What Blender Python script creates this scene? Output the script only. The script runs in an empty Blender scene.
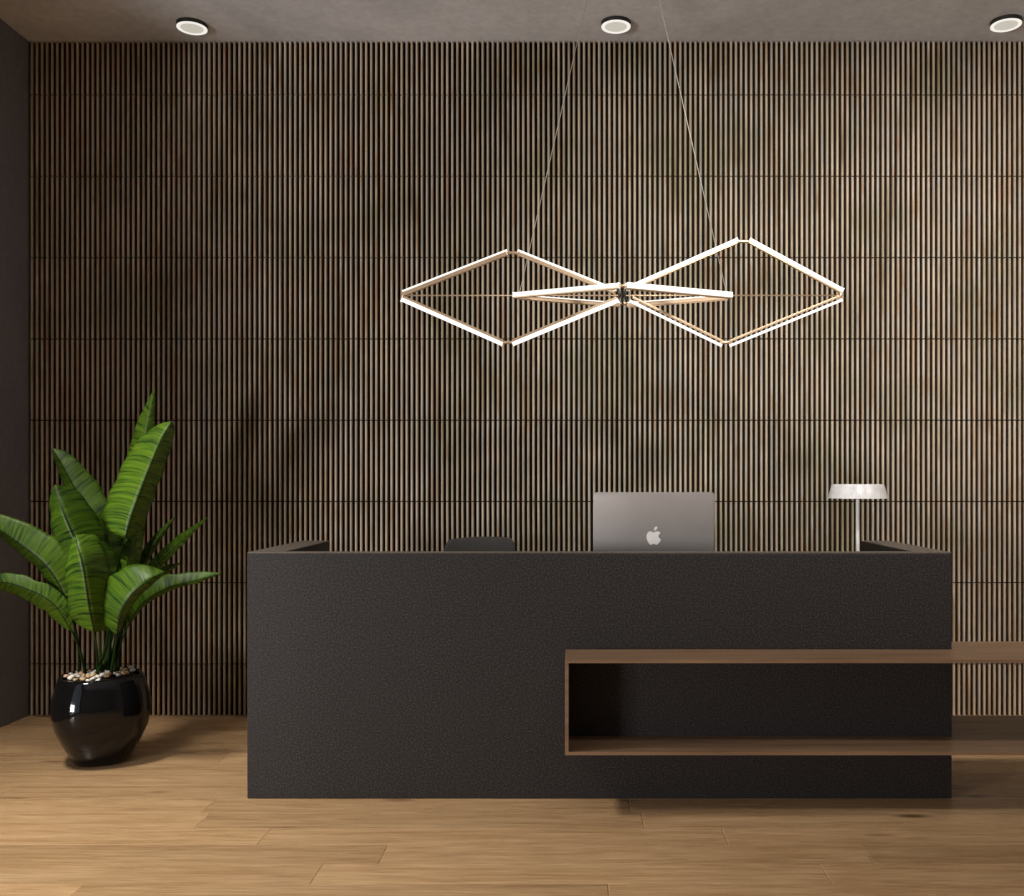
import bpy, bmesh, math, random
from mathutils import Vector, Matrix
random.seed(7)
PI = math.pi
S = bpy.context.scene
C = S.collection
# ------------------------------------------------------------------ camera
F, VX, VY, H = 975.0, 575.0, 482.0, 1.30
cd = bpy.data.cameras.new('camera'); cam = bpy.data.objects.new('camera', cd); C.objects.link(cam)
cam.location = (0, 0, H); cam.rotation_euler = (PI/2, 0, 0)
cd.sensor_fit = 'HORIZONTAL'; cd.sensor_width = 36; cd.lens = F/1024*36
cd.shift_x = (512-VX)/1024; cd.shift_y = (VY-448)/1024; cd.clip_start = .05
S.camera = cam
def at(px, py, Y): return Vector(((px-VX)*Y/F, Y, H-(py-VY)*Y/F))
XL, XR, YB, YF, ZC = -3.04, 4.7, 5.42, -2.6, 3.752
PITCH = 5.07/(F/YB); X0 = (604.4-VX)/(F/YB)
# ------------------------------------------------------------------ materials
def new_mat(name):
    m = bpy.data.materials.new(name); m.use_nodes = True
    nt = m.node_tree; b = nt.nodes['Principled BSDF']
    return m, nt, b
def N(nt, t, **kw):
    n = nt.nodes.new(t)
    for k, v in kw.items():
        if k in n.inputs.keys(): n.inputs[k].default_value = v
        else: setattr(n, k, v)
    return n
def L(nt, a, ao, b, bi): nt.links.new(a.outputs[ao], b.inputs[bi])
def coords(nt, scale=(1, 1, 1), src='Object'):
    tc = N(nt, 'ShaderNodeTexCoord'); mp = N(nt, 'ShaderNodeMapping'); mp.inputs['Scale'].default_value = scale
    L(nt, tc, src, mp, 'Vector'); return mp
def ramp(nt, fac, out, stops):
    r = N(nt, 'ShaderNodeValToRGB'); L(nt, fac, out, r, 'Fac')
    e = r.color_ramp.elements
    e[0].position, e[0].color = stops[0][0], (*stops[0][1], 1)
    e[1].position, e[1].color = stops[-1][0], (*stops[-1][1], 1)
    for p, c in stops[1:-1]:
        x = e.new(p); x.color = (*c, 1)
    return r
def mix(nt, a, ao, b, bo, mode='MIX', fac=.5):
    m = N(nt, 'ShaderNodeMix'); m.data_type = 'RGBA'; m.blend_type = mode
    if isinstance(fac, tuple): nt.links.new(fac[0].outputs[fac[1]], m.inputs[0])
    else: m.inputs[0].default_value = fac
    if a is not None: nt.links.new(a.outputs[ao], m.inputs[6])
    if b is not None: nt.links.new(b.outputs[bo], m.inputs[7])
    return m
def bump(nt, b, src, out, strength=.2, dist=.01):
    bp = N(nt, 'ShaderNodeBump'); bp.inputs['Strength'].default_value = strength; bp.inputs['Distance'].default_value = dist
    L(nt, src, out, bp, 'Height'); L(nt, bp, 'Normal', b, 'Normal')
def simple(name, col, rough=.5, metal=0., noise=.0, nscale=40, spec=.5, coat=0):
    m, nt, b = new_mat(name)
    b.inputs['Roughness'].default_value = rough; b.inputs['Metallic'].default_value = metal
    b.inputs['Specular IOR Level'].default_value = spec; b.inputs['Coat Weight'].default_value = coat
    mp = coords(nt); nz = N(nt, 'ShaderNodeTexNoise', Scale=nscale, Detail=4.0); L(nt, mp, 'Vector', nz, 'Vector')
    lo = tuple(c*(1-noise) for c in col); hi = tuple(min(1, c*(1+noise)) for c in col)
    r = ramp(nt, nz, 'Fac', [(.35, lo), (.65, hi)]); L(nt, r, 'Color', b, 'Base Color')
    return m
def emis(name, col, strength):
    m, nt, b = new_mat(name); b.inputs['Base Color'].default_value = (.3, .3, .3, 1)
    b.inputs['Emission Color'].default_value = (*col, 1); b.inputs['Emission Strength'].default_value = strength
    return m

# fluted wall slats
def slat_mat():
    m, nt, b = new_mat('fluted_wood')
    tc = N(nt, 'ShaderNodeTexCoord'); sp = N(nt, 'ShaderNodeSeparateXYZ'); L(nt, tc, 'Object', sp, 'Vector')
    dv = N(nt, 'ShaderNodeMath', operation='MULTIPLY_ADD'); L(nt, sp, 'X', dv, 0); dv.inputs[1].default_value = 1/PITCH; dv.inputs[2].default_value = .5-X0/PITCH+400
    fl = N(nt, 'ShaderNodeMath', operation='FLOOR'); L(nt, dv, 'Value', fl, 0)
    cz = N(nt, 'ShaderNodeCombineXYZ'); f2 = N(nt, 'ShaderNodeMath', operation='MULTIPLY'); f2.inputs[1].default_value = 3.37; L(nt, fl, 'Value', f2, 0); L(nt, f2, 'Value', cz, 'X')
    z2 = N(nt, 'ShaderNodeMath', operation='MULTIPLY'); z2.inputs[1].default_value = 1.5; L(nt, sp, 'Z', z2, 0); L(nt, z2, 'Value', cz, 'Z')
    g = N(nt, 'ShaderNodeTexNoise', Scale=1.0, Detail=3.0, Roughness=.6); L(nt, cz, 'Vector', g, 'Vector')
    r1 = ramp(nt, g, 'Fac', [(.25, (.35, .25, .155)), (.37, (.52, .41, .28)), (.44, (.65, .57, .455)), (.5, (.61, .51, .38)), (.56, (.565, .535, .46)), (.64, (.52, .375, .25)), (.75, (.46, .45, .36))])
    mp = coords(nt, (60, 60, 2.2)); nz = N(nt, 'ShaderNodeTexNoise', Scale=1.0, Detail=5.0, Roughness=.6); L(nt, mp, 'Vector', nz, 'Vector')
    r2 = ramp(nt, nz, 'Fac', [(.3, (.62, .6, .58)), (.7, (1.15, 1.12, 1.1))])
    a = mix(nt, r1, 'Color', r2, 'Color', 'MULTIPLY', 1.0)
    mp2 = coords(nt, (1.6, 1.6, 1.6)); n2 = N(nt, 'ShaderNodeTexNoise', Scale=1.5, Detail=2.0, Roughness=.5); L(nt, mp2, 'Vector', n2, 'Vector')
    r3 = ramp(nt, n2, 'Fac', [(.34, (.74, .78, .68)), (.54, (1, 1, 1)), (.7, (1.04, 1.03, 1.0))])
    c = mix(nt, a, 2, r3, 'Color', 'MULTIPLY', 1.0)
    L(nt, c, 2, b, 'Base Color'); b.inputs['Roughness'].default_value = .5
    return m
def backing_mat():
    m, nt, b = new_mat('fluted_backing')
    mp = coords(nt, (40, 40, 3)); nz = N(nt, 'ShaderNodeTexNoise', Scale=1.0, Detail=3.0); L(nt, mp, 'Vector', nz, 'Vector')
    r = ramp(nt, nz, 'Fac', [(.35, (.010, .011, .007)), (.65, (.034, .017, .008))]); L(nt, r, 'Color', b, 'Base Color')
    b.inputs['Roughness'].default_value = .9; b.inputs['Specular IOR Level'].default_value = .2
    return m
def floor_mat():
    m, nt, b = new_mat('oak_planks')
    g = N(nt, 'ShaderNodeNewGeometry')
    tc = N(nt, 'ShaderNodeTexCoord')
    off = N(nt, 'ShaderNodeVectorMath', operation='SCALE'); cx = N(nt, 'ShaderNodeCombineXYZ')
    L(nt, g, 'Random Per Island', cx, 'X'); L(nt, g, 'Random Per Island', cx, 'Z'); L(nt, cx, 'Vector', off, 0); off.inputs['Scale'].default_value = 37.0
    add = N(nt, 'ShaderNodeVectorMath', operation='ADD'); L(nt, tc, 'Object', add, 0); L(nt, off, 'Vector', add, 1)
    mp = N(nt, 'ShaderNodeMapping'); mp.inputs['Scale'].default_value = (1.1, 16, 1); L(nt, add, 'Vector', mp, 'Vector')
    nz = N(nt, 'ShaderNodeTexNoise', Scale=1.6, Detail=7.0, Roughness=.62, Distortion=.5); L(nt, mp, 'Vector', nz, 'Vector')
    r = ramp(nt, nz, 'Fac', [(.28, (.47, .28, .135)), (.5, (.62, .395, .205)), (.72, (.72, .485, .27))])
    r1 = ramp(nt, g, 'Random Per Island', [(0, (.86, .85, .83)), (.5, (1, 1, 1)), (1, (1.08, 1.07, 1.05))])
    a = mix(nt, r, 'Color', r1, 'Color', 'MULTIPLY', 1.0)
    # fine pores
    mp3 = N(nt, 'ShaderNodeMapping'); mp3.inputs['Scale'].default_value = (7, 190, 1); L(nt, add, 'Vector', mp3, 'Vector')
    n3 = N(nt, 'ShaderNodeTexNoise', Scale=1.0, Detail=3.0); L(nt, mp3, 'Vector', n3, 'Vector')
    r3 = ramp(nt, n3, 'Fac', [(.3, (.72, .69, .65)), (.6, (1.06, 1.06, 1.06))])
    a2 = mix(nt, a, 2, r3, 'Color', 'MULTIPLY', 1.0)
    # knots
    mp4 = N(nt, 'ShaderNodeMapping'); mp4.inputs['Scale'].default_value = (1.6, 5.5, 1); L(nt, add, 'Vector', mp4, 'Vector')
    v = N(nt, 'ShaderNodeTexVoronoi', Scale=1.0); L(nt, mp4, 'Vector', v, 'Vector')
    rk = ramp(nt, v, 'Distance', [(.04, (.18, .12, .08)), (.15, (1, 1, 1))])
    a3 = mix(nt, a2, 2, rk, 'Color', 'MULTIPLY', .9)
    L(nt, a3, 2, b, 'Base Color')
    rr = ramp(nt, nz, 'Fac', [(.3, (.30, .30, .30)), (.7, (.22, .22, .22))]); L(nt, rr, 'Color', b, 'Roughness')
    bump(nt, b, n3, 'Fac', .12, .002)
    return m
def concrete_mat(name, c0, c1, rough=.85, scale=.9):
    m, nt, b = new_mat(name)
    mp = coords(nt, (1, 1, 1)); mp.inputs['Rotation'].default_value = (0, 0, .7)
    nz = N(nt, 'ShaderNodeTexNoise', Scale=scale, Detail=8.0, Roughness=.62, Distortion=.6); L(nt, mp, 'Vector', nz, 'Vector')
    r = ramp(nt, nz, 'Fac', [(.36, c0), (.64, c1)])
    n2 = N(nt, 'ShaderNodeTexNoise', Scale=26.0, Detail=4.0); L(nt, mp, 'Vector', n2, 'Vector')
    r2 = ramp(nt, n2, 'Fac', [(.3, (.9, .9, .9)), (.7, (1.06, 1.06, 1.06))])
    a = mix(nt, r, 'Color', r2, 'Color', 'MULTIPLY', 1.0); L(nt, a, 2, b, 'Base Color')
    b.inputs['Roughness'].default_value = rough
    bump(nt, b, n2, 'Fac', .08, .01)
    return m
def desk_mat():
    m, nt, b = new_mat('speckled_dark_stone')
    mp = coords(nt); nz = N(nt, 'ShaderNodeTexNoise', Scale=150.0, Detail=2.0, Roughness=.7); L(nt, mp, 'Vector', nz, 'Vector')
    r = ramp(nt, nz, 'Fac', [(.36, (.006, .005, .005)), (.52, (.020, .0165, .0158)), (.68, (.056, .047, .044))])
    L(nt, r, 'Color', b, 'Base Color'); b.inputs['Roughness'].default_value = .62; b.inputs['Specular IOR Level'].default_value = .35
    bump(nt, b, nz, 'Fac', .15, .002)
    return m
def walnut_mat():
    m, nt, b = new_mat('brown_shelf_wood')
    mp = coords(nt, (1.2, 22, 22)); nz = N(nt, 'ShaderNodeTexNoise', Scale=1.5, Detail=6.0, Distortion=.4); L(nt, mp, 'Vector', nz, 'Vector')
    r = ramp(nt, nz, 'Fac', [(.3, (.16, .092, .050)), (.7, (.27, .165, .095))]); L(nt, r, 'Color', b, 'Base Color')
    b.inputs['Roughness'].default_value = .42
    return m
def leaf_mat():
    m, nt, b = new_mat('banana_leaf')
    uv = N(nt, 'ShaderNodeUVMap'); uv.uv_map = 'UVMap'
    sp = N(nt, 'ShaderNodeSeparateXYZ'); L(nt, uv, 'UV', sp, 'Vector')
    ab = N(nt, 'ShaderNodeMath', operation='ABSOLUTE'); L(nt, sp, 'X', ab, 0)
    # veins leave the midrib obliquely
    k = N(nt, 'ShaderNodeMath', operation='MULTIPLY'); L(nt, ab, 'Value', k, 0); k.inputs[1].default_value = -.035
    s = N(nt, 'ShaderNodeMath', operation='ADD'); L(nt, sp, 'Y', s, 0); L(nt, k, 'Value', s, 1)
    cx = N(nt, 'ShaderNodeCombineXYZ'); L(nt, s, 'Value', cx, 'Y')
    kx = N(nt, 'ShaderNodeMath', operation='MULTIPLY'); L(nt, sp, 'X', kx, 0); kx.inputs[1].default_value = .014; L(nt, kx, 'Value', cx, 'X')
    oi = N(nt, 'ShaderNodeObjectInfo'); L(nt, oi, 'Random', cx, 'Z')
    nz = N(nt, 'ShaderNodeTexNoise', Scale=52.0, Detail=4.0, Roughness=.6); L(nt, cx, 'Vector', nz, 'Vector')
    r = ramp(nt, nz, 'Fac', [(.36, (.012, .036, .003)), (.44, (.052, .122, .007)), (.68, (.118, .215, .012))])
    rm = ramp(nt, ab, 'Value', [(.03, (.05, .08, .04)), (.07, (1, 1, 1))])
    a = mix(nt, r, 'Color', rm, 'Color', 'MULTIPLY', .85)
    r4 = ramp(nt, oi, 'Random', [(0, (.62, .66, .6)), (1, (1.1, 1.05, 1))])
    a2 = mix(nt, a, 2, r4, 'Color', 'MULTIPLY', 1.0)
    L(nt, a2, 2, b, 'Base Color'); b.inputs['Roughness'].default_value = .42
    b.inputs['Specular IOR Level'].default_value = .3
    tr = N(nt, 'ShaderNodeBsdfTranslucent'); L(nt, a2, 2, tr, 'Color')
    ms = N(nt, 'ShaderNodeMixShader'); ms.inputs[0].default_value = .05
    L(nt, b, 'BSDF', ms, 1); L(nt, tr, 'BSDF', ms, 2)
    L(nt, ms, 'Shader', nt.nodes['Material Output'], 'Surface')
    bump(nt, b, nz, 'Fac', .5, .004)
    return m
M = dict(
    grey=simple('grey_plastic', (.20, .185, .18), .5, noise=.05), cap=simple('brown_lit_edge', (.115, .092, .075), .55, noise=.15, nscale=60),  # cap: lighter brown that paints the light on the desk's top faces
    slatshade=simple('slat_flank_shade', (.12, .055, .028), .7, noise=.4, nscale=30),  # slat sides coloured darker to put shade into the gaps
    slat=slat_mat(), backing=backing_mat(), floor=floor_mat(),
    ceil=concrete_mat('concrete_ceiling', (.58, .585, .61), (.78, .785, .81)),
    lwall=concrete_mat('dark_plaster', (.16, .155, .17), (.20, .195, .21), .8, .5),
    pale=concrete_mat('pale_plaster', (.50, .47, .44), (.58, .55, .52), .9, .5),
    desk=desk_mat(), wood=walnut_mat(), leaf=leaf_mat(),
    stalk=simple('green_stalk', (.012, .030, .005), .8, spec=.1, noise=.3, nscale=12),
    pot=simple('black_glaze', (.004, .004, .0045), .07, noise=.2, spec=.38),
    soil=simple('dark_soil', (.02, .014, .01), .95, noise=.5, nscale=90),
    pebble=simple('cream_pebble', (.85, .76, .66), .6, noise=.25, nscale=30),
    pebble_tan=simple('tan_pebble', (.60, .40, .22), .6, noise=.35, nscale=30),
    alu=simple('brushed_aluminium', (.40, .37, .355), .5, .55, noise=.04, nscale=5),
    logo=simple('logo_white', (.80, .77, .74), .35, .0, noise=.02),
    black=simple('black_plastic', (.012, .012, .013), .45, noise=.2),
    screen=simple('dark_glass', (.01, .01, .012), .08, noise=.05),
    key=simple('black_key', (.02, .02, .02), .5, noise=.1),
    fabric=simple('charcoal_fabric', (.045, .040, .037), .85, noise=.25, nscale=220),
    gold=simple('champagne_metal', (.74, .55, .37), .38, .75, noise=.06, nscale=8),
    steel=simple('satin_steel', (.70, .69, .68), .28, .9, noise=.04, nscale=8),
    wire=simple('pale_wire', (.60, .57, .52), .45, .3, noise=.05),
    white=simple('white_paint', (.82, .80, .75), .45, noise=.03),
    dark=simple('dark_metal', (.03, .027, .025), .4, .3, noise=.1),
    led=emis('led_diffuser', (1.0, .955, .90), 1.15),
    dim=emis('downlight_diffuser', (.93, .88, .76), .52), ring=emis('trim_painted_glow', (1, .95, .88), .85),  # ring: glow added to the downlight trim to make it look bright
)
def glass_mat():
    m, nt, b = new_mat('frosted_acrylic')
    b.inputs['Base Color'].default_value = (.93, .92, .92, 1); b.inputs['Roughness'].default_value = .25
    b.inputs['Alpha'].default_value = .55
    mp = coords(nt); nz = N(nt, 'ShaderNodeTexNoise', Scale=24.0, Detail=3.0); L(nt, mp, 'Vector', nz, 'Vector')
    r = ramp(nt, nz, 'Fac', [(.3, (.78, .77, .77)), (.7, (.96, .95, .95))]); L(nt, r, 'Color', b, 'Base Color')
    return m
M['glass'] = glass_mat()
# ------------------------------------------------------------------ mesh helpers (world coordinates)
def box(bm, x0, x1, y0, y1, z0, z1, bev=0.0, seg=2):
    t = bmesh.new(); bmesh.ops.create_cube(t, size=1.0)
    for v in t.verts:
        v.co = Vector((x0+(v.co.x+.5)*(x1-x0), y0+(v.co.y+.5)*(y1-y0), z0+(v.co.z+.5)*(z1-z0)))
    if bev > 0:
        bmesh.ops.bevel(t, geom=list(t.edges), offset=bev, segments=seg, profile=.5, affect='EDGES')
    merge(bm, t)
def merge(bm, t, mat=None):
    me = bpy.data.meshes.new('tmp')
    if mat is not None: bmesh.ops.transform(t, matrix=mat, verts=t.verts)
    t.to_mesh(me); t.free(); bm.from_mesh(me); bpy.data.meshes.remove(me)
def tube(bm, pts, rad, seg=10, cap=True):
    pts = [Vector(p) for p in pts]; n = len(pts)
    rads = rad if isinstance(rad, (list, tuple)) else [rad]*n
    rings = []; up = None
    for i, p in enumerate(pts):
        d = (pts[min(i+1, n-1)]-pts[max(i-1, 0)]).normalized()
        if up is None:
            up = d.orthogonal().normalized()
        up = (up-d*up.dot(d)).normalized(); s = d.cross(up)
        rings.append([bm.verts.new(p+(up*math.cos(a)+s*math.sin(a))*rads[i]) for a in [2*PI*k/seg for k in range(seg)]])
    for i in range(n-1):
        for k in range(seg):
            bm.faces.new((rings[i][k], rings[i][(k+1) % seg], rings[i+1][(k+1) % seg], rings[i+1][k]))
    if cap:
        bm.faces.new(rings[0][::-1]); bm.faces.new(rings[-1])
def lathe(bm, prof, c, seg=48, n=2.0, rot=0.0, close=True):
    """profile (r,z) round a vertical axis at c; n>2 gives a softly squared plan"""
    rings = []
    for r, z in prof:
        ring = []
        for k in range(seg):
            a = 2*PI*k/seg; ca, sa = math.cos(a), math.sin(a)
            q = (abs(ca)**n+abs(sa)**n)**(-1/n)
            x, y = r*q*ca, r*q*sa
            ring.append(bm.verts.new((c[0]+x*math.cos(rot)-y*math.sin(rot), c[1]+x*math.sin(rot)+y*math.cos(rot), c[2]+z)))
        rings.append(ring)
    for i in range(len(rings)-1):
        for k in range(seg):
            bm.faces.new((rings[i][k], rings[i][(k+1) % seg], rings[i+1][(k+1) % seg], rings[i+1][k]))
    if close:
        bm.faces.new(rings[0][::-1]); bm.faces.new(rings[-1])
def origin_of(o):
    v = Vector((0, 0, 0))
    while o is not None: v += o.location; o = o.parent
    return v
def obj(name, bm, mat, parent=None, smooth=False, origin=None):
    bmesh.ops.recalc_face_normals(bm, faces=bm.faces)
    o = bpy.data.objects.new(name, None)  # placeholder to reserve the name
    bpy.data.objects.remove(o)
    me = bpy.data.meshes.new(name)
    org = Vector(origin) if origin is not None else Vector((0, 0, 0))
    base = origin_of(parent) if parent else Vector((0, 0, 0))
    if parent: org = base
    for v in bm.verts: v.co -= org
    bm.to_mesh(me); bm.free()
    if smooth:
        for p in me.polygons: p.use_smooth = True
    mats = mat if isinstance(mat, list) else [mat]
    for m_ in mats: me.materials.append(m_)
    o = bpy.data.objects.new(name, me); C.objects.link(o)
    if parent: o.parent = parent
    else: o.location = org
    return o
def smooth_angle(o, deg=35):
    me = o.data
    for p in me.polygons: p.use_smooth = True
    bm = bmesh.new(); bm.from_mesh(me)
    for e in bm.edges:
        if len(e.link_faces) == 2 and e.calc_face_angle(0) > math.radians(deg): e.smooth = False
    bm.to_mesh(me); bm.free()
def thing(name, label, cat, loc, group=None):
    o = bpy.data.objects.new(name, None); C.objects.link(o); o.location = loc
    o['label'] = label; o['category'] = cat
    if group: o['group'] = group
    o.empty_display_size = .1
    return o
def struct(name, bm, mat, smooth=False):
    o = obj(name, bm, mat, None, smooth); o['kind'] = 'structure'; return o

# ------------------------------------------------------------------ the room
XL, XR, YB, YF, ZC = -3.04, 4.7, 5.42, -2.6, 3.752
PITCH = 5.07/(F/YB)
# back wall: dark backing plus half round slats laid in tile rows
bm = bmesh.new()
box(bm, XL-.2, XR+.2, YB+.026, YB+.2, -.1, ZC+.1)
struct('wall_back', bm, M['backing'])
bm = bmesh.new()
seams = [0.0]+[.288+.4519*k for k in range(8)]+[ZC]
xs = []; x = X0
while x-PITCH*.5 > XL: x -= PITCH
while x < XR:
    xs.append(x); x += PITCH
prof = [(-.0068, .026), (-.0068, .006), (-.0057, .0018), (-.0034, -.0018), (0, -.003), (.0034, -.0018), (.0057, .0018), (.0068, .006), (.0068, .026)]
for x in xs:
    if x-.0068 < XL: continue
    for i in range(len(seams)-1):
        z0, z1 = seams[i]+.0034, seams[i+1]-.0034
        if z1-z0 < .02: continue
        a = [bm.verts.new((x+px, YB+py, z0)) for px, py in prof]
        b = [bm.verts.new((x+px, YB+py, z1)) for px, py in prof]
        for k in range(len(prof)-1): bm.faces.new((a[k], a[k+1], b[k+1], b[k])).material_index = int(k in (0, len(prof)-2))
        bm.faces.new(a[::-1]); bm.faces.new(b)
o = struct('trim_1', bm, [M['slat'], M['slatshade']]); o['label'] = 'brown fluted wood cladding in rows across the back wall'
# floor planks
bm = bmesh.new()
offs = {0: -.857, 1: -.67, 2: -1.14, 3: -1.43, 4: -1.47, 8: -1.655}
PW, PL = .17, 1.69
for r in range(-34, 15):
    y0 = 3.153+PW*r; y1 = y0+PW
    if y1 < YF: continue
    y1 = min(y1, YB+.026); o_ = offs.get(r, random.uniform(0, PL))
    x = o_-PL*4
    while x < XR:
        a, b = max(x, XL-.02), min(x+PL, XR+.02)
        if b-a > .02:
            g, c = .0002, .0030
            q = [(a+g, y0+g), (b-g, y0+g), (b-g, y1-g), (a+g, y1-g)]
            d = .0009; q2 = [(a+g+c, y0+g+d), (b-g-c, y0+g+d), (b-g-c, y1-g-d), (a+g+c, y1-g-d)]
            lo = [bm.verts.new((u, v, -.006)) for u, v in q]
            mi = [bm.verts.new((u, v, -.0016)) for u, v in q]
            hi = [bm.verts.new((u, v, 0)) for u, v in q2]
            bm.faces.new(hi)
            for k in range(4):
                bm.faces.new((mi[k], mi[(k+1) % 4], hi[(k+1) % 4], hi[k])); bm.faces.new((lo[k], lo[(k+1) % 4], mi[(k+1) % 4], mi[k]))
        x += PL
struct('floor', bm, M['floor'])
bm = bmesh.new(); box(bm, XL-.2, XR+.2, YF-.2, YB+.2, -.16, -.006); struct('floor_1', bm, M['dark'])
bm = bmesh.new(); box(bm, XL-.2, XR+.2, YF-.2, YB+.2, ZC, ZC+.2); struct('ceiling', bm, M['ceil'])
# left wall with a tall window opening ahead of the camera
WY0, WY1, WZ0, WZ1 = -1.6, 3.25, .05, 3.1
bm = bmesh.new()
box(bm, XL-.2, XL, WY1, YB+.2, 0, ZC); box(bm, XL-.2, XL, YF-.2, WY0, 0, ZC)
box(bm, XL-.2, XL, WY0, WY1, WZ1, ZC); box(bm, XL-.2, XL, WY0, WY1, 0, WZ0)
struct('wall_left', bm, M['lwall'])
bm = bmesh.new()
for y in (WY0+.03, (WY0+WY1)/2, WY1-.03): box(bm, XL-.14, XL-.08, y-.03, y+.03, WZ0, WZ1)
for z in (WZ0+.03, WZ1-.03): box(bm, XL-.14, XL-.08, WY0, WY1, z-.03, z+.03)
struct('window_1', bm, M['dark'])
bm = bmesh.new(); box(bm, XR, XR+.2, YF-.2, YB+.2, 0, ZC); struct('wall_right', bm, M['pale'])
bm = bmesh.new(); box(bm, XL, XR, YF-.2, YF, 0, ZC); struct('wall_front', bm, M['pale'])

# ------------------------------------------------------------------ reception desk
DX0, DX1, DY0, DY1, DZ = -1.346, 1.547, 4.0, 4.8, 1.009
desk = thing('reception_desk', 'long dark speckled reception desk standing on the wooden floor with a brown open shelf', 'desk', (.1, 4.4, 0))
bm = bmesh.new(); box(bm, DX0, DX1, DY0, DY0+.06, 0, DZ, .005, 2); obj('front_panel', bm, M['desk'], desk)
for s in (0, 1):
    bm = bmesh.new(); a, b = ((DX0, DX0+.14), (DX1-.14, DX1))[s]
    box(bm, a, b, DY0+.06, DY1, 0, DZ, .003, 2); obj('side_panel', bm, M['desk'], desk)
bm = bmesh.new()
for a_ in ((DX0+.001, DX1-.001, DY0+.001, DY0+.06), (DX0+.001, DX0+.14, DY0+.06, DY1-.001), (DX1-.14, DX1-.001, DY0+.06, DY1-.001)): box(bm, *a_, DZ-.001, DZ+.0025)  # added thin strip; its lighter colour stands for light on the top faces
o = obj('lit_top_edge', bm, M['cap'], desk); o['label'] = 'light caught along the desk top, painted as a thin brown strip'
bm = bmesh.new(); box(bm, DX0+.14, DX1-.14, DY0+.06, 4.62, .82, .86, .002, 1); obj('worktop', bm, M['desk'], desk)
SY = 3.765
sx0, sx1 = (565-VX)*SY/F, 3.1
zt, zb, th = .613, .2575, .0125
def board(zhi, back):
    bm = bmesh.new()
    box(bm, sx0, DX1+.0005, SY, DY0, zhi-th, zhi)
    box(bm, DX1+.0005, sx1, SY, back, zhi-th, zhi)
    bmesh.ops.remove_doubles(bm, verts=bm.verts, dist=.0003)
    return bm
obj('shelf_board', board(zt, 4.2), M['wood'], desk); obj('shelf_board', board(zb, 4.35), M['wood'], desk)
bm = bmesh.new(); box(bm, sx0, sx0+.0135, SY, DY0, zb, zt-th); obj('shelf_side', bm, M['wood'], desk)
bm = bmesh.new(); box(bm, sx1-.0135, sx1, SY, 4.2, 0, zt-th); obj('shelf_side', bm, M['wood'], desk)

# ------------------------------------------------------------------ laptop
LY = 4.25; k = LY/F
lz0, lz1 = .874, 1.256
lxc = (653.8-VX)*k; lw = 121*k
lap = thing('laptop', 'open silver laptop seen from behind on the reception desk', 'laptop', (lxc, LY+.12, .86))
def rrect(w, h, r, n=6):
    pts = []
    for cx, cy, a0 in ((w/2-r, h-r, 0), (-w/2+r, h-r, 90), (-w/2+r, r, 180), (w/2-r, r, 270)):
        for i in range(n+1):
            a = math.radians(a0+90*i/n); pts.append((cx+r*math.cos(a), cy+r*math.sin(a)))
    return pts
def extrude_outline(bm, pts, y0, y1, to):
    a = [bm.verts.new(to(x, y0, z)) for x, z in pts]; b = [bm.verts.new(to(x, y1, z)) for x, z in pts]
    f0 = bm.faces.new(a); f1 = bm.faces.new(b[::-1]); n = len(pts)
    for i in range(n): bm.faces.new((a[i], a[(i+1) % n], b[(i+1) % n], b[i]))
    return f0, f1
tilt = math.radians(9); lh = (lz1-lz0)/math.cos(tilt)
def lid_pt(x, y, z):  # y outward to the camera is negative; the lid leans towards the camera
    return (lxc+x, LY+.03-z*math.sin(tilt)+y*math.cos(tilt), lz0+z*math.cos(tilt)+y*math.sin(tilt)*0)
bm = bmesh.new(); extrude_outline(bm, rrect(lw, lh, .018), 0, .007, lid_pt)
bmesh.ops.bevel(bm, geom=[e for e in bm.edges if abs(e.verts[0].co.y-e.verts[1].co.y) > -1 and len(e.link_faces) == 2 and any(len(f.verts) > 4 for f in e.link_faces)], offset=.0028, segments=3, profile=.5, affect='EDGES')
lid = obj('lid', bm, M['alu'], lap); smooth_angle(lid, 50)
bm = bmesh.new(); extrude_outline(bm, rrect(lw*.96, lh*.93, .008), .0071, .0082, lambda x, y, z: lid_pt(x, y, z+lh*.035)); obj('screen', bm, M['screen'], lid)
# fruit emblem
cu = [(0, .30), (.12, .36), (.30, .40), (.46, .36), (.56, .26), (.44, .14), (.40, 0), (.46, -.16), (.60, -.27), (.50, -.48), (.34, -.68), (.20, -.72), (.06, -.66), (-.08, -.66), (-.22, -.72), (-.36, -.66), (-.52, -.44), (-.62, -.14), (-.60, .14), (-.46, .34), (-.28, .40), (-.12, .35)]
def catmull(p, n=5):
    out = []
    for i in range(len(p)):
        a, b, c, d = [Vector(p[(i+j-1) % len(p)]) for j in range(4)]
        for s in range(n):
            t = s/n; out.append(.5*((2*b)+(-a+c)*t+(2*a-5*b+4*c-d)*t*t+(-a+3*b-3*c+d)*t**3))
    return [(v[0], v[1]) for v in out]
bm = bmesh.new(); sc = 12.2*k/1.0; zc = lh*.497
def lg(pts): extrude_outline(bm, pts, -.0012, .0005, lambda x, y, z: lid_pt(x*sc*.96, y, zc+z*sc))
lg(catmull(cu))
leafp = []
for i in range(9): t = i/8; leafp.append((.02+.26*t+.10*math.sin(PI*t)*-.9, .46+.36*t+.02*math.sin(PI*t)+.10*math.sin(PI*t)*.6))
for i in range(1, 8): t = 1-i/8; leafp.append((.02+.26*t+.10*math.sin(PI*t)*.9, .46+.36*t-.10*math.sin(PI*t)*.6))
lg(leafp)
o = obj('logo', bm, M['logo'], lid); o['label'] = 'pale bitten apple emblem'
bm = bmesh.new(); bd = lw*.68
def base_pt(x, y, z): return (lxc+x, LY+.03+z, .8605+y)
extrude_outline(bm, rrect(lw, bd, .018), 0, .014, base_pt); bs = obj('base', bm, M['alu'], lap)
bm = bmesh.new()
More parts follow.
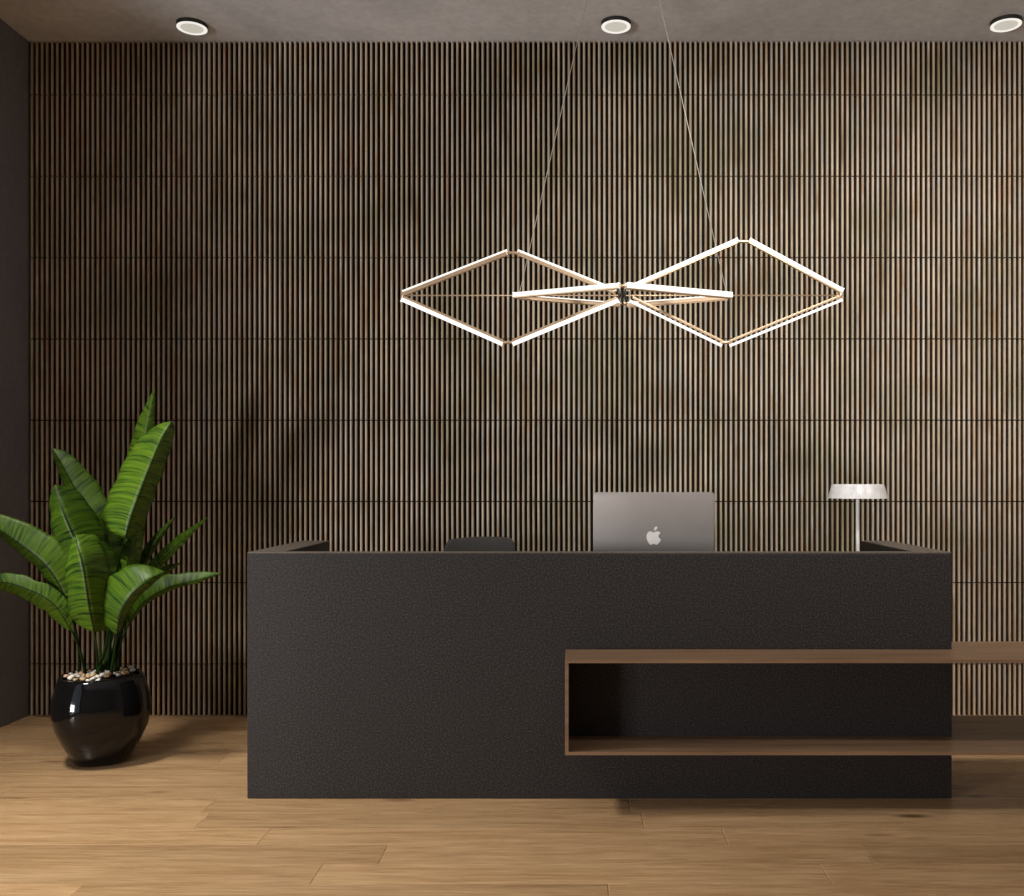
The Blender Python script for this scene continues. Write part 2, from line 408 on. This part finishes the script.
for r in range(5):
    for c in range(13):
        x = -lw*.42+c*lw*.84/13; y = .03+r*bd*.1
        box(bm, lxc+x+.002, lxc+x+lw*.84/13-.002, LY+.03+y, LY+.03+y+bd*.085, .8745, .8765)
obj('keyboard', bm, M['key'], bs)
bm = bmesh.new(); box(bm, lxc-.07, lxc+.07, LY+.03+bd*.62, LY+.03+bd*.93, .8746, .8752); obj('trackpad', bm, M['dark'], bs)
bm = bmesh.new(); tube(bm, [(lxc-lw*.42, LY+.032, .873), (lxc+lw*.42, LY+.032, .873)], .006, 12); obj('hinge', bm, M['black'], lap, True)

# ------------------------------------------------------------------ table lamp
TY = 4.4; lx = (857.7-VX)*TY/F; k = TY/F
lamp = thing('table_lamp', 'slim white table lamp with a flat clear shade at the right end of the desk', 'lamp', (lx, TY, .86))
bm = bmesh.new(); lathe(bm, [(.0, 0), (.07, 0), (.072, .004), (.070, .010), (.02, .014), (.009, .02)], (lx, TY, .861), 40); smooth_angle(obj('base', bm, M['steel'], lamp))
z0, z1 = H-(498.3-VY)*k, H-(484.2-VY)*k
bm = bmesh.new(); tube(bm, [(lx, TY, .87), (lx, TY, z0+.004)], .0082, 20); smooth_angle(obj('pole', bm, M['white'], lamp))
bm = bmesh.new()
R0, R1 = 29.2*k, 25.6*k
lathe(bm, [(R0, z0), (R1, z1-.004), (R1-.004, z1), (R1-.012, z1), (R1-.009, z1-.006), (R0-.007, z0), (R0, z0)], (lx, TY, 0), 56, close=False)
sh = obj('lamp_shade', bm, M['glass'], lamp); smooth_angle(sh)
bm = bmesh.new(); lathe(bm, [(.0, z1-.002), (R1-.013, z1-.002), (R1-.013, z1-.006), (0.0, z1-.006)], (lx, TY, 0), 48, close=False); obj('shade_top', bm, M['glass'], sh)
bm = bmesh.new(); lathe(bm, [(.0102, z0-.004), (.022, z1-.012), (.024, z1-.007), (.006, z1-.007)], (lx, TY, 0), 30); smooth_angle(obj('lamp_socket', bm, M['grey'], lamp))
# ------------------------------------------------------------------ office chair
cx, cy = (480-VX)*5.0/F, 4.75
ch = thing('office_chair', 'charcoal office chair behind the desk with only its curved top showing', 'chair', (cx, cy, 0))
bm = bmesh.new()
nx, nz = 18, 12; g0, g1 = [], []
for j in range(nz+1):
    v = j/nz; ra, rb = [], []
    for i in range(nx+1):
        u = -1+2*i/nx
        hw = .187*(1-.10*max(0, v-.9)/.1*0)
        zt_ = 1.018-.010*(u-.25)**2-.035*(max(0, abs(u)-.86)/.14)**2
        z = .56+(zt_-.56)*v; x = cx+u*hw*(.90+.10*math.sin(PI*min(1, v+.12)/1.3))
        y = 5.02-.05*u*u-.03*math.sin(PI*v)+.02*v
        ra.append(bm.verts.new((x, y-.022, z))); rb.append(bm.verts.new((x, y+.022, z)))
    g0.append(ra); g1.append(rb)
for j in range(nz):
    for i in range(nx):
        bm.faces.new((g0[j][i], g0[j][i+1], g0[j+1][i+1], g0[j+1][i])); bm.faces.new((g1[j][i], g1[j+1][i], g1[j+1][i+1], g1[j][i+1]))
for i in range(nx):
    bm.faces.new((g0[0][i], g1[0][i], g1[0][i+1], g0[0][i+1])); bm.faces.new((g0[nz][i], g0[nz][i+1], g1[nz][i+1], g1[nz][i]))
for j in range(nz):
    bm.faces.new((g0[j][0], g0[j+1][0], g1[j+1][0], g1[j][0])); bm.faces.new((g0[j][nx], g1[j][nx], g1[j+1][nx], g0[j+1][nx]))
bk = obj('backrest', bm, M['fabric'], ch, True)
md = bk.modifiers.new('b', 'BEVEL'); md.width = .01; md.segments = 3; md.limit_method = 'ANGLE'; md.angle_limit = 1.0
bm = bmesh.new(); box(bm, cx-.23, cx+.23, cy-.24, cy+.20, .44, .51, .03, 4); smooth_angle(obj('seat', bm, M['fabric'], ch), 60)
bm = bmesh.new(); tube(bm, [(cx, cy+.12, .44), (cx, cy+.26, .43), (cx, cy+.31, .50), (cx, cy+.285, .66)], .02, 10); obj('back_support', bm, M['black'], ch, True)
bm = bmesh.new(); tube(bm, [(cx, cy, .10), (cx, cy, .28), (cx, cy, .28), (cx, cy, .44)], [.03, .03, .018, .018], 16); smooth_angle(obj('gas_lift', bm, M['steel'], ch))
for i in range(5):
    a = 2*PI*i/5+.3; ex, ey = cx+.26*math.cos(a), cy+.26*math.sin(a)
    bm = bmesh.new(); tube(bm, [(cx, cy, .11), (cx+.14*math.cos(a), cy+.14*math.sin(a), .10), (ex, ey, .075)], [.024, .02, .014], 8)
    lg_ = obj('leg', bm, M['black'], ch, True)
    bm = bmesh.new()
    for s in (-1, 1): tube(bm, [(ex-.006*s*math.sin(a)*1, ey+.006*s*math.cos(a), .028), (ex-.02*s*math.sin(a), ey+.02*s*math.cos(a), .028)], .028, 18)
    tube(bm, [(ex, ey, .03), (ex, ey, .075)], .008, 8); smooth_angle(obj('caster', bm, M['black'], lg_))

# ------------------------------------------------------------------ potted plant
PX, PY = (101.6-VX)*4.55/F, 4.55
pl = thing('potted_plant', 'leafy green banana plant in a round glossy black pot on the floor at left', 'plant', (PX, PY, 0))
bm = bmesh.new()
pp = [(.0, .0), (.112, .0), (.124, .006), (.150, .05), (.186, .11), (.213, .17), (.224, .225), (.225, .262), (.219, .31), (.205, .355), (.189, .39), (.180, .402), (.172, .404), (.165, .398), (.162, .385), (.170, .36), (.17, .35), (.0, .35)]
pp = [(r*.94 if z < .36 else r*.97, z) for r, z in pp]
lathe(bm, pp[1:], (PX, PY, 0), 64, 2.5, math.radians(28))
pot = obj('pot', bm, M['pot'], pl); smooth_angle(pot, 60)
bm = bmesh.new(); lathe(bm, [(.148, .351), (.150, .388), (.10, .392), (.0, .396)], (PX, PY, 0), 48, 2.3, math.radians(28)); obj('soil', bm, M['soil'], pot, True)
KP = 4.57/F
def leaf(pts, wl, wr, tl=35, tr=35, p=3.0, rise=.25, stalk=None, wav=.004, srad=.0075):
    """pts: midrib from base to tip as (px, py, depth); wl/wr: half widths in px on either side"""
    P = [at(*q) for q in pts]
    n = 30; cs = []
    ext = [P[0]*2-P[1]]+P+[P[-1]*2-P[-2]]
    m = len(P)-1
    for i in range(n+1):
        t = i/n*m; s = min(int(t), m-1); f = t-s
        a, b, c, d = ext[s:s+4]
        cs.append(.5*((2*b)+(-a+c)*f+(2*a-5*b+4*c-d)*f*f+(-a+3*b-3*c+d)*f**3))
    ph = random.uniform(0, 6)
    bm = bmesh.new(); uvl = bm.loops.layers.uv.new('UVMap'); NU = 6; grid = []; length = sum((cs[i+1]-cs[i]).length for i in range(n))
    acc = 0
    for i, c in enumerate(cs):
        if i: acc += (c-cs[i-1]).length
        t = i/n
        d = (cs[min(i+1, n)]-cs[max(i-1, 0)]); d2 = Vector((d.x, 0, d.z))
        if d2.length < 1e-6: d2 = Vector((0, 0, 1))
        d2.normalize(); left = Vector((-d2.z, 0, d2.x))
        up = math.sin(min(1, (t+.015)/rise)*PI/2); dn = 1-max(0, (t-rise)/(1-rise))**p
        if p >= 4: dn = math.sqrt(max(0, 1-max(0, (t-rise)/(1-rise))**(p*.6)))
        w = max(.02, up*max(0, dn))
        lag = .38 if p >= 4 else .12
        row = []
        for j in range(-NU, NU+1):
            u = j/NU; W = (wl if j < 0 else wr)*KP*w; th_ = math.radians(tl if j < 0 else tr)
            au = abs(u)
            off = left*(W*au if j < 0 else -W*au)-d2*(lag*W*au*au)
            back = W*math.tan(th_)*(au**1.15)
            rip = wav*au*(math.sin(t*19+ph+(2 if j < 0 else 0))+.6*math.sin(t*41+ph*2))*w
            edge = 1+.035*au*math.sin(t*33+ph)
            q_ = c+off*edge; cp = Vector((0, 0, H)); q_ = cp+(q_-cp)*((q_.y+back)/q_.y)   # fold the blade back along the line of sight
            row.append((bm.verts.new(q_+Vector((0, rip, rip*.6))), u, acc*1.6))
        grid.append(row)
    for i in range(n):
        for j in range(2*NU):
            q = [grid[i][j], grid[i][j+1], grid[i+1][j+1], grid[i+1][j]]
            f = bm.faces.new([v[0] for v in q])
            for l, v in zip(f.loops, q): l[uvl].uv = (v[1], v[2])
    o = obj('leaf', bm, M['leaf'], pl, True)
    sd = o.modifiers.new('s', 'SOLIDIFY'); sd.thickness = .0016
    # midrib ridge and stalk
    bm = bmesh.new()
    if stalk is None: stalk = (101, 670)
    sy = 4.57+random.uniform(-.05, .05)
    b0 = at(stalk[0], stalk[1], sy); b0.z = .372
    b1 = cs[0]; dirv = (cs[2]-cs[0]).normalized()
    mid = b1-dirv*(b1-b0).length*.35
    sp_ = []
    for i in range(9):
        t = i/8; sp_.append(b0*(1-t)**2+mid*2*t*(1-t)+b1*t*t)
    sp_ += [c+Vector((0, -.0015, 0)) for c in cs[2:24:3]]
    rr = [srad*(1-.55*i/8) for i in range(9)]+[srad*.3*(1-.1*i) for i in range(len(sp_)-9)]
    tube(bm, sp_, rr, 8); obj('stalk', bm, M['stalk'], o, True)
    return o
# back leaves first
leaf([(128, 588, 4.66), (131, 545, 4.70), (139, 480, 4.75), (148, 425, 4.78), (154.5, 389, 4.78)], 20, 12, 25, 40, 2.0, .3, (112, 668))
leaf([(125, 538, 4.52), (134, 510, 4.51), (146, 478, 4.52), (160, 444, 4.54), (172, 421, 4.58)], 28, 14, 30, 60, 5.0, .22, (108, 668), srad=.009)
leaf([(112, 560, 4.66), (98, 528, 4.68), (75, 489, 4.70), (60, 462, 4.72), (52, 448, 4.74)], 9, 24, 40, 28, 2.2, .25, (99, 668))
leaf([(103, 596, 4.46), (88, 568, 4.42), (73.5, 536, 4.40), (63, 511, 4.40), (55, 485, 4.44)], 18, 31, 35, 52, 6.0, .2, (94, 668))
leaf([(94, 631, 4.38), (89, 605, 4.33), (84, 571, 4.30), (79, 550, 4.31), (75, 535, 4.36)], 18, 25, 35, 52, 6.0, .25, (97, 670))
leaf([(71, 614, 4.46), (57, 581, 4.42), (38, 558, 4.40), (4, 533, 4.40), (-42, 508, 4.42)], 8, 26, 55, 22, 3.0, .22, (79, 667))
leaf([(71, 630, 4.44), (54, 604, 4.40), (28, 589, 4.38), (0, 582, 4.38), (-30, 590, 4.40)], 11, 12, 40, 25, 2.6, .25, (86, 669))
leaf([(117, 634, 4.40), (121, 613, 4.36), (133, 594, 4.34), (150, 580, 4.36), (165, 572, 4.42)], 27, 6, 30, 60, 3.2, .3, (110, 670))
leaf([(127, 628, 4.56), (142, 604, 4.54), (168, 588, 4.54), (198, 580, 4.56), (222, 573, 4.60)], 13, 3.5, 25, 50, 2.2, .35, (116, 669))
leaf([(138, 588, 4.66), (152, 571, 4.68), (172, 550, 4.71), (190, 533, 4.74), (208, 517, 4.78)], 8, 4.5, 35, 30, 1.9, .35, (118, 667), srad=.006)
leaf([(130, 590, 4.74), (140, 568, 4.77), (153, 546, 4.80), (164, 531, 4.82), (176, 516, 4.85)], 7, 4, 55, 40, 1.8, .35, (114, 666), srad=.006)
leaf([(132, 598, 4.70), (146, 583, 4.73), (160, 573, 4.76), (170, 568, 4.78), (181, 563, 4.80)], 6, 5, 40, 40, 2.0, .35, (120, 667), srad=.006)
leaf([(110, 600, 4.60), (110, 575, 4.61), (107, 550, 4.62), (105, 528, 4.63), (103, 508, 4.64)], 18, 17, 40, 45, 3.0, .3, (104, 667))
leaf([(121, 606, 4.62), (124, 580, 4.60), (128, 562, 4.60), (131, 546, 4.62), (136, 528, 4.64)], 11, 8, 30, 45, 2.4, .3, (106, 667))
leaf([(100, 622, 4.56), (100, 600, 4.55), (97, 580, 4.55), (96, 560, 4.56), (94, 545, 4.58)], 12, 14, 40, 45, 3.0, .3, (102, 667))
# pebbles
pm = bpy.data.meshes.new('pebble'); t = bmesh.new(); bmesh.ops.create_icosphere(t, subdivisions=2, radius=1.0)
for v in t.verts: v.co *= 1+.22*math.sin(v.co.x*3.1+1)*math.cos(v.co.y*2.7+v.co.z*2)
t.to_mesh(pm); t.free()
for p_ in pm.polygons: p_.use_smooth = True
pm2 = pm.copy(); pm.materials.append(M['pebble']); pm2.materials.append(M['pebble_tan'])
spots = []; tries = 0
while len(spots) < 62 and tries < 9000:
    tries += 1
    a = random.uniform(0, 2*PI); r = .150*math.sqrt(random.random())
    x, y = r*math.cos(a), r*math.sin(a)
    if x > .11 or (y < -.03 and x > .06): continue
    if all((x-u)**2+(y-v)**2 > .0155**2 for u, v, _ in spots): spots.append((x, y, r))
first = None
for i, (x, y, r) in enumerate(spots):
    tan = random.random() < .38
    if first is None:
        o = bpy.data.objects.new('pebble', pm); first = o
    else:
        o = first.copy(); o.data = pm2 if tan else pm
    C.objects.link(o)
    s = random.uniform(.010, .0155)
    o.location = (PX+x, PY+y, .396+s*.5+random.choice((0, .004, .009))); o.scale = (s*random.uniform(1, 1.4), s, s*random.uniform(.6, .8))
    o.rotation_euler = (random.uniform(-.4, .4), random.uniform(-.4, .4), random.uniform(0, 6))
    o['category'] = 'pebble'; o['group'] = 'pebbles covering the soil in the black pot'
    o['label'] = 'small cream or tan pebble lying on the soil in the black plant pot'

# ------------------------------------------------------------------ pendant light
QY = 4.40; k = QY/F
pd = thing('pendant_light', 'long pendant light of three white glowing diamonds hanging on two wires above the desk', 'pendant light', tuple(at(622, 295, QY)))
def q(px, py, dy=0): 
    v = at(px, py, QY); v.y += dy
    if dy: v = Vector((v.x, v.y, v.z))
    return v
def bar_bm(a, b, w, h, nrm):
    """rectangular bar from a to b; w across (in the picture), h along nrm"""
    bm = bmesh.new(); d = (b-a).normalized(); n = (nrm-d*nrm.dot(d)).normalized(); s = d.cross(n)
    t = bmesh.new(); bmesh.ops.create_cube(t, size=1.0)
    ln = (b-a).length
    for v in t.verts:
        c = v.co.copy(); v.co = (a+b)/2+d*(c.x*ln)+s*(c.y*w)+n*(c.z*h)
    bmesh.ops.bevel(t, geom=list(t.edges), offset=min(w, h)*.2, segments=2, profile=.5, affect='EDGES')
    merge(bm, t); return bm
def light_bar(a, b, gold_off, led_off, gw, lw_, yoff=0):
    """offsets are perpendicular px in the picture, + is upward"""
    d = (b-a).normalized(); up = Vector((-d.z, 0, d.x)); 
    if up.z < 0: up = -up
    yv = Vector((0, 1, 0))
    g = obj('light_bar', bar_bm(a+up*gold_off*k, b+up*gold_off*k, gw*k, .016, yv), M['gold'], pd)
    d_ = (b-a)*.008
    obj('diffuser', bar_bm(a+up*led_off*k-yv*yoff-d_, b+up*led_off*k-yv*yoff+d_, lw_*.82*k, .018, yv), M['led'], g)
# left diamond
light_bar(q(404, 293), q(507, 252.5), -.9, 2.0, 4.4, 1.9)
light_bar(q(518, 252.5), q(615, 291.5), -1.0, 1.9, 3.8, 2.0)
light_bar(q(403, 298.5), q(502, 342.5), 1.6, -1.4, 2.6, 4.4)
light_bar(q(513, 342.5), q(617, 299.5), 1.8, -1.4, 2.4, 4.6)
# right diamond
light_bar(q(627, 289), q(737, 240.5), -2.2, .5, 1.6, 4.6)
light_bar(q(750, 240.5), q(842, 290.5), -2.4, .5, 1.6, 4.6)
light_bar(q(631.5, 299), q(722, 343.2), 2.0, -2.4, 2.2, 2.8)
light_bar(q(730, 343.2), q(840, 298.2), 2.0, -2.4, 2.2, 2.8)
# middle diamond lies level and runs in depth
zl = at(622, 295.3, QY).z
def lv(px, dy):  # level point; px measured at the bar's own depth
    Y = QY+dy; return Vector(((px-VX)*Y/F, Y, zl))
def level_bar(a, b, gw, lw_):
    up = Vector((0, 0, 1))
    g = obj('light_bar', bar_bm(a-up*2.0*k, b-up*2.0*k, .016, gw*k, up), M['gold'], pd)
    obj('diffuser', bar_bm(a+up*.4*k, b+up*.4*k, .018, lw_*.82*k, up), M['led'], g)
level_bar(lv(514, 0), lv(619, -.215), 2.0, 4.6); level_bar(lv(731, 0), lv(627, -.215), 2.0, 4.6)
level_bar(lv(519, .01), lv(619, .20), 3.4, 1.0); level_bar(lv(727, .01), lv(628, .20), 3.4, 1.0)
bm = bmesh.new(); tube(bm, [q(404, 295.5), q(840, 295.5)], .0032, 8); obj('spine_rod', bm, M['gold'], pd, True)
def clip(*pts, r=.0075):
    bm = bmesh.new(); tube(bm, list(pts), r, 8); obj('connector', bm, M['gold'], pd, True)
clip(q(505, 254), q(509, 252.8), q(516, 252.8), q(520, 254)); clip(q(500, 341), q(504, 342.5), q(511, 342.5), q(515, 341))
clip(q(735, 242.5), q(739, 241.5), q(747, 241.5), q(751, 242.5)); clip(q(720, 341.5), q(724, 342.4), q(728, 342.4), q(732, 341.5))
clip(q(404, 292), q(403, 295.5), q(404, 299)); clip(q(840, 291.5), q(841, 295.5), q(839, 299))
clip(lv(617, -.213), lv(629, -.213)); clip(lv(617, .198), lv(629, .198))
bm = bmesh.new()
tube(bm, [lv(622.5, -.21), lv(622.5, .2)], .006, 8)
for sx in (-1, 1): tube(bm, [q(622+sx*5, 288), q(622+sx*2.5, 295), q(622+sx*5, 302)], .007, 8)
tube(bm, [q(622, 287.5), q(622, 302.5)], .006, 12)
obj('hub', bm, M['dark'], pd, True)
for x0, x1 in ((519.5, 600), (726.5, 646)):
    bm = bmesh.new(); a = q(x0, 293); b = q(x1, 0); b = Vector((b.x, QY, ZC-.02))
    tube(bm, [a, b], .0015, 6); obj('suspension_wire', bm, M['wire'], pd, True)
bm = bmesh.new(); lathe(bm, [(.0, ZC-.025), (.15, ZC-.025), (.155, ZC-.02), (.155, ZC)], (q(623, 0).x, QY, 0), 40); smooth_angle(obj('canopy', bm, M['white'], pd))

# ------------------------------------------------------------------ downlights
names = ['round white downlight in the ceiling, leftmost, above the potted plant', 'round white downlight in the ceiling, the one above the pendant light', 'round white downlight in the ceiling, rightmost, at the right edge of the view']
for i, (px, py) in enumerate(((192, 28), (616, 26.5), (1006, 25))):
    Y = F*(ZC-.02-H)/(VY-py); X = (px-VX)*Y/F
    d = thing('downlight', names[i], 'ceiling light', (X, Y, ZC), 'round downlights in the ceiling')
    bm = bmesh.new(); lathe(bm, [(.079, ZC-.02), (.081, ZC)], (X, Y, 0), 48); smooth_angle(obj('housing', bm, M['dark'], d))
    bm = bmesh.new(); lathe(bm, [(.060, ZC-.0205), (.060, ZC-.023), (.063, ZC-.025), (.074, ZC-.025), (.078, ZC-.023), (.078, ZC-.0205)], (X, Y, 0), 48, close=False); smooth_angle(obj('trim_ring', bm, M['ring'], d))
    bm = bmesh.new(); lathe(bm, [(.0, ZC-.022), (.060, ZC-.022), (.060, ZC-.0202), (.0, ZC-.0202)], (X, Y, 0), 48, close=False); obj('diffuser', bm, M['dim'], d)

# ------------------------------------------------------------------ light
w = bpy.data.worlds.new('world'); S.world = w; w.use_nodes = True
w.node_tree.nodes['Background'].inputs[0].default_value = (.75, .85, 1.0, 1); w.node_tree.nodes['Background'].inputs[1].default_value = .8
def area(name, loc, target, sx, sy, power, col=(1, 1, 1)):
    l = bpy.data.lights.new(name, 'AREA'); l.shape = 'RECTANGLE'; l.size = sx; l.size_y = sy; l.energy = power; l.color = col
    o = bpy.data.objects.new(name, l); C.objects.link(o); o.location = loc
    o.rotation_euler = (Vector(target)-Vector(loc)).to_track_quat('-Z', 'Y').to_euler(); return o
area('window_daylight', (-5.6, -1.6, .8), (0, 4.6, 1.9), 1.5, 1.3, 320, (1, .97, .95))
def spot(name, loc, power, ang=110, col=(1, .9, .78)):
    l = bpy.data.lights.new(name, 'SPOT'); l.energy = power; l.spot_size = math.radians(ang); l.spot_blend = 1; l.shadow_soft_size = .06; l.color = col
    o = bpy.data.objects.new(name, l); C.objects.link(o); o.location = loc
for X, Y in ((-2.06, 5.2), (.214, 5.2), (2.29, 5.2)): spot('downlight_lamp', (X, Y-.02, ZC-.03), 3)
def wash(name, loc, target, power, ang, soft=.2, col=(1, .93, .84)):
    l = bpy.data.lights.new(name, 'SPOT'); l.energy = power; l.spot_size = math.radians(ang); l.spot_blend = 1; l.shadow_soft_size = soft; l.color = col
    o = bpy.data.objects.new(name, l); C.objects.link(o); o.location = loc
    o.rotation_euler = (Vector(target)-Vector(loc)).to_track_quat('-Z', 'Y').to_euler()
wash('wall_wash_lamp', (1.05, 2.3, 3.64), (1.3, 5.42, 1.6), 385, 84, .2, (1, .95, .89))
wash('wall_wash_lamp', (3.0, 2.3, 3.64), (2.9, 5.42, 1.6), 235, 84, .2, (1, .95, .89))
wash('floor_spot_lamp', (-2.9, 3.3, 3.6), (-1.5, 3.25, 0), 600, 92, .35, (1, .95, .87))

v = S.view_settings; v.view_transform = 'Standard'; v.look = 'None'; v.gamma = 1; v.use_curve_mapping = False; v.exposure = 0.0
S.cycles.use_denoising = True; S.cycles.max_bounces = 8; S.cycles.diffuse_bounces = 5
S.cycles.caustics_reflective = False; S.cycles.caustics_refractive = False; S.cycles.sample_clamp_indirect = 6
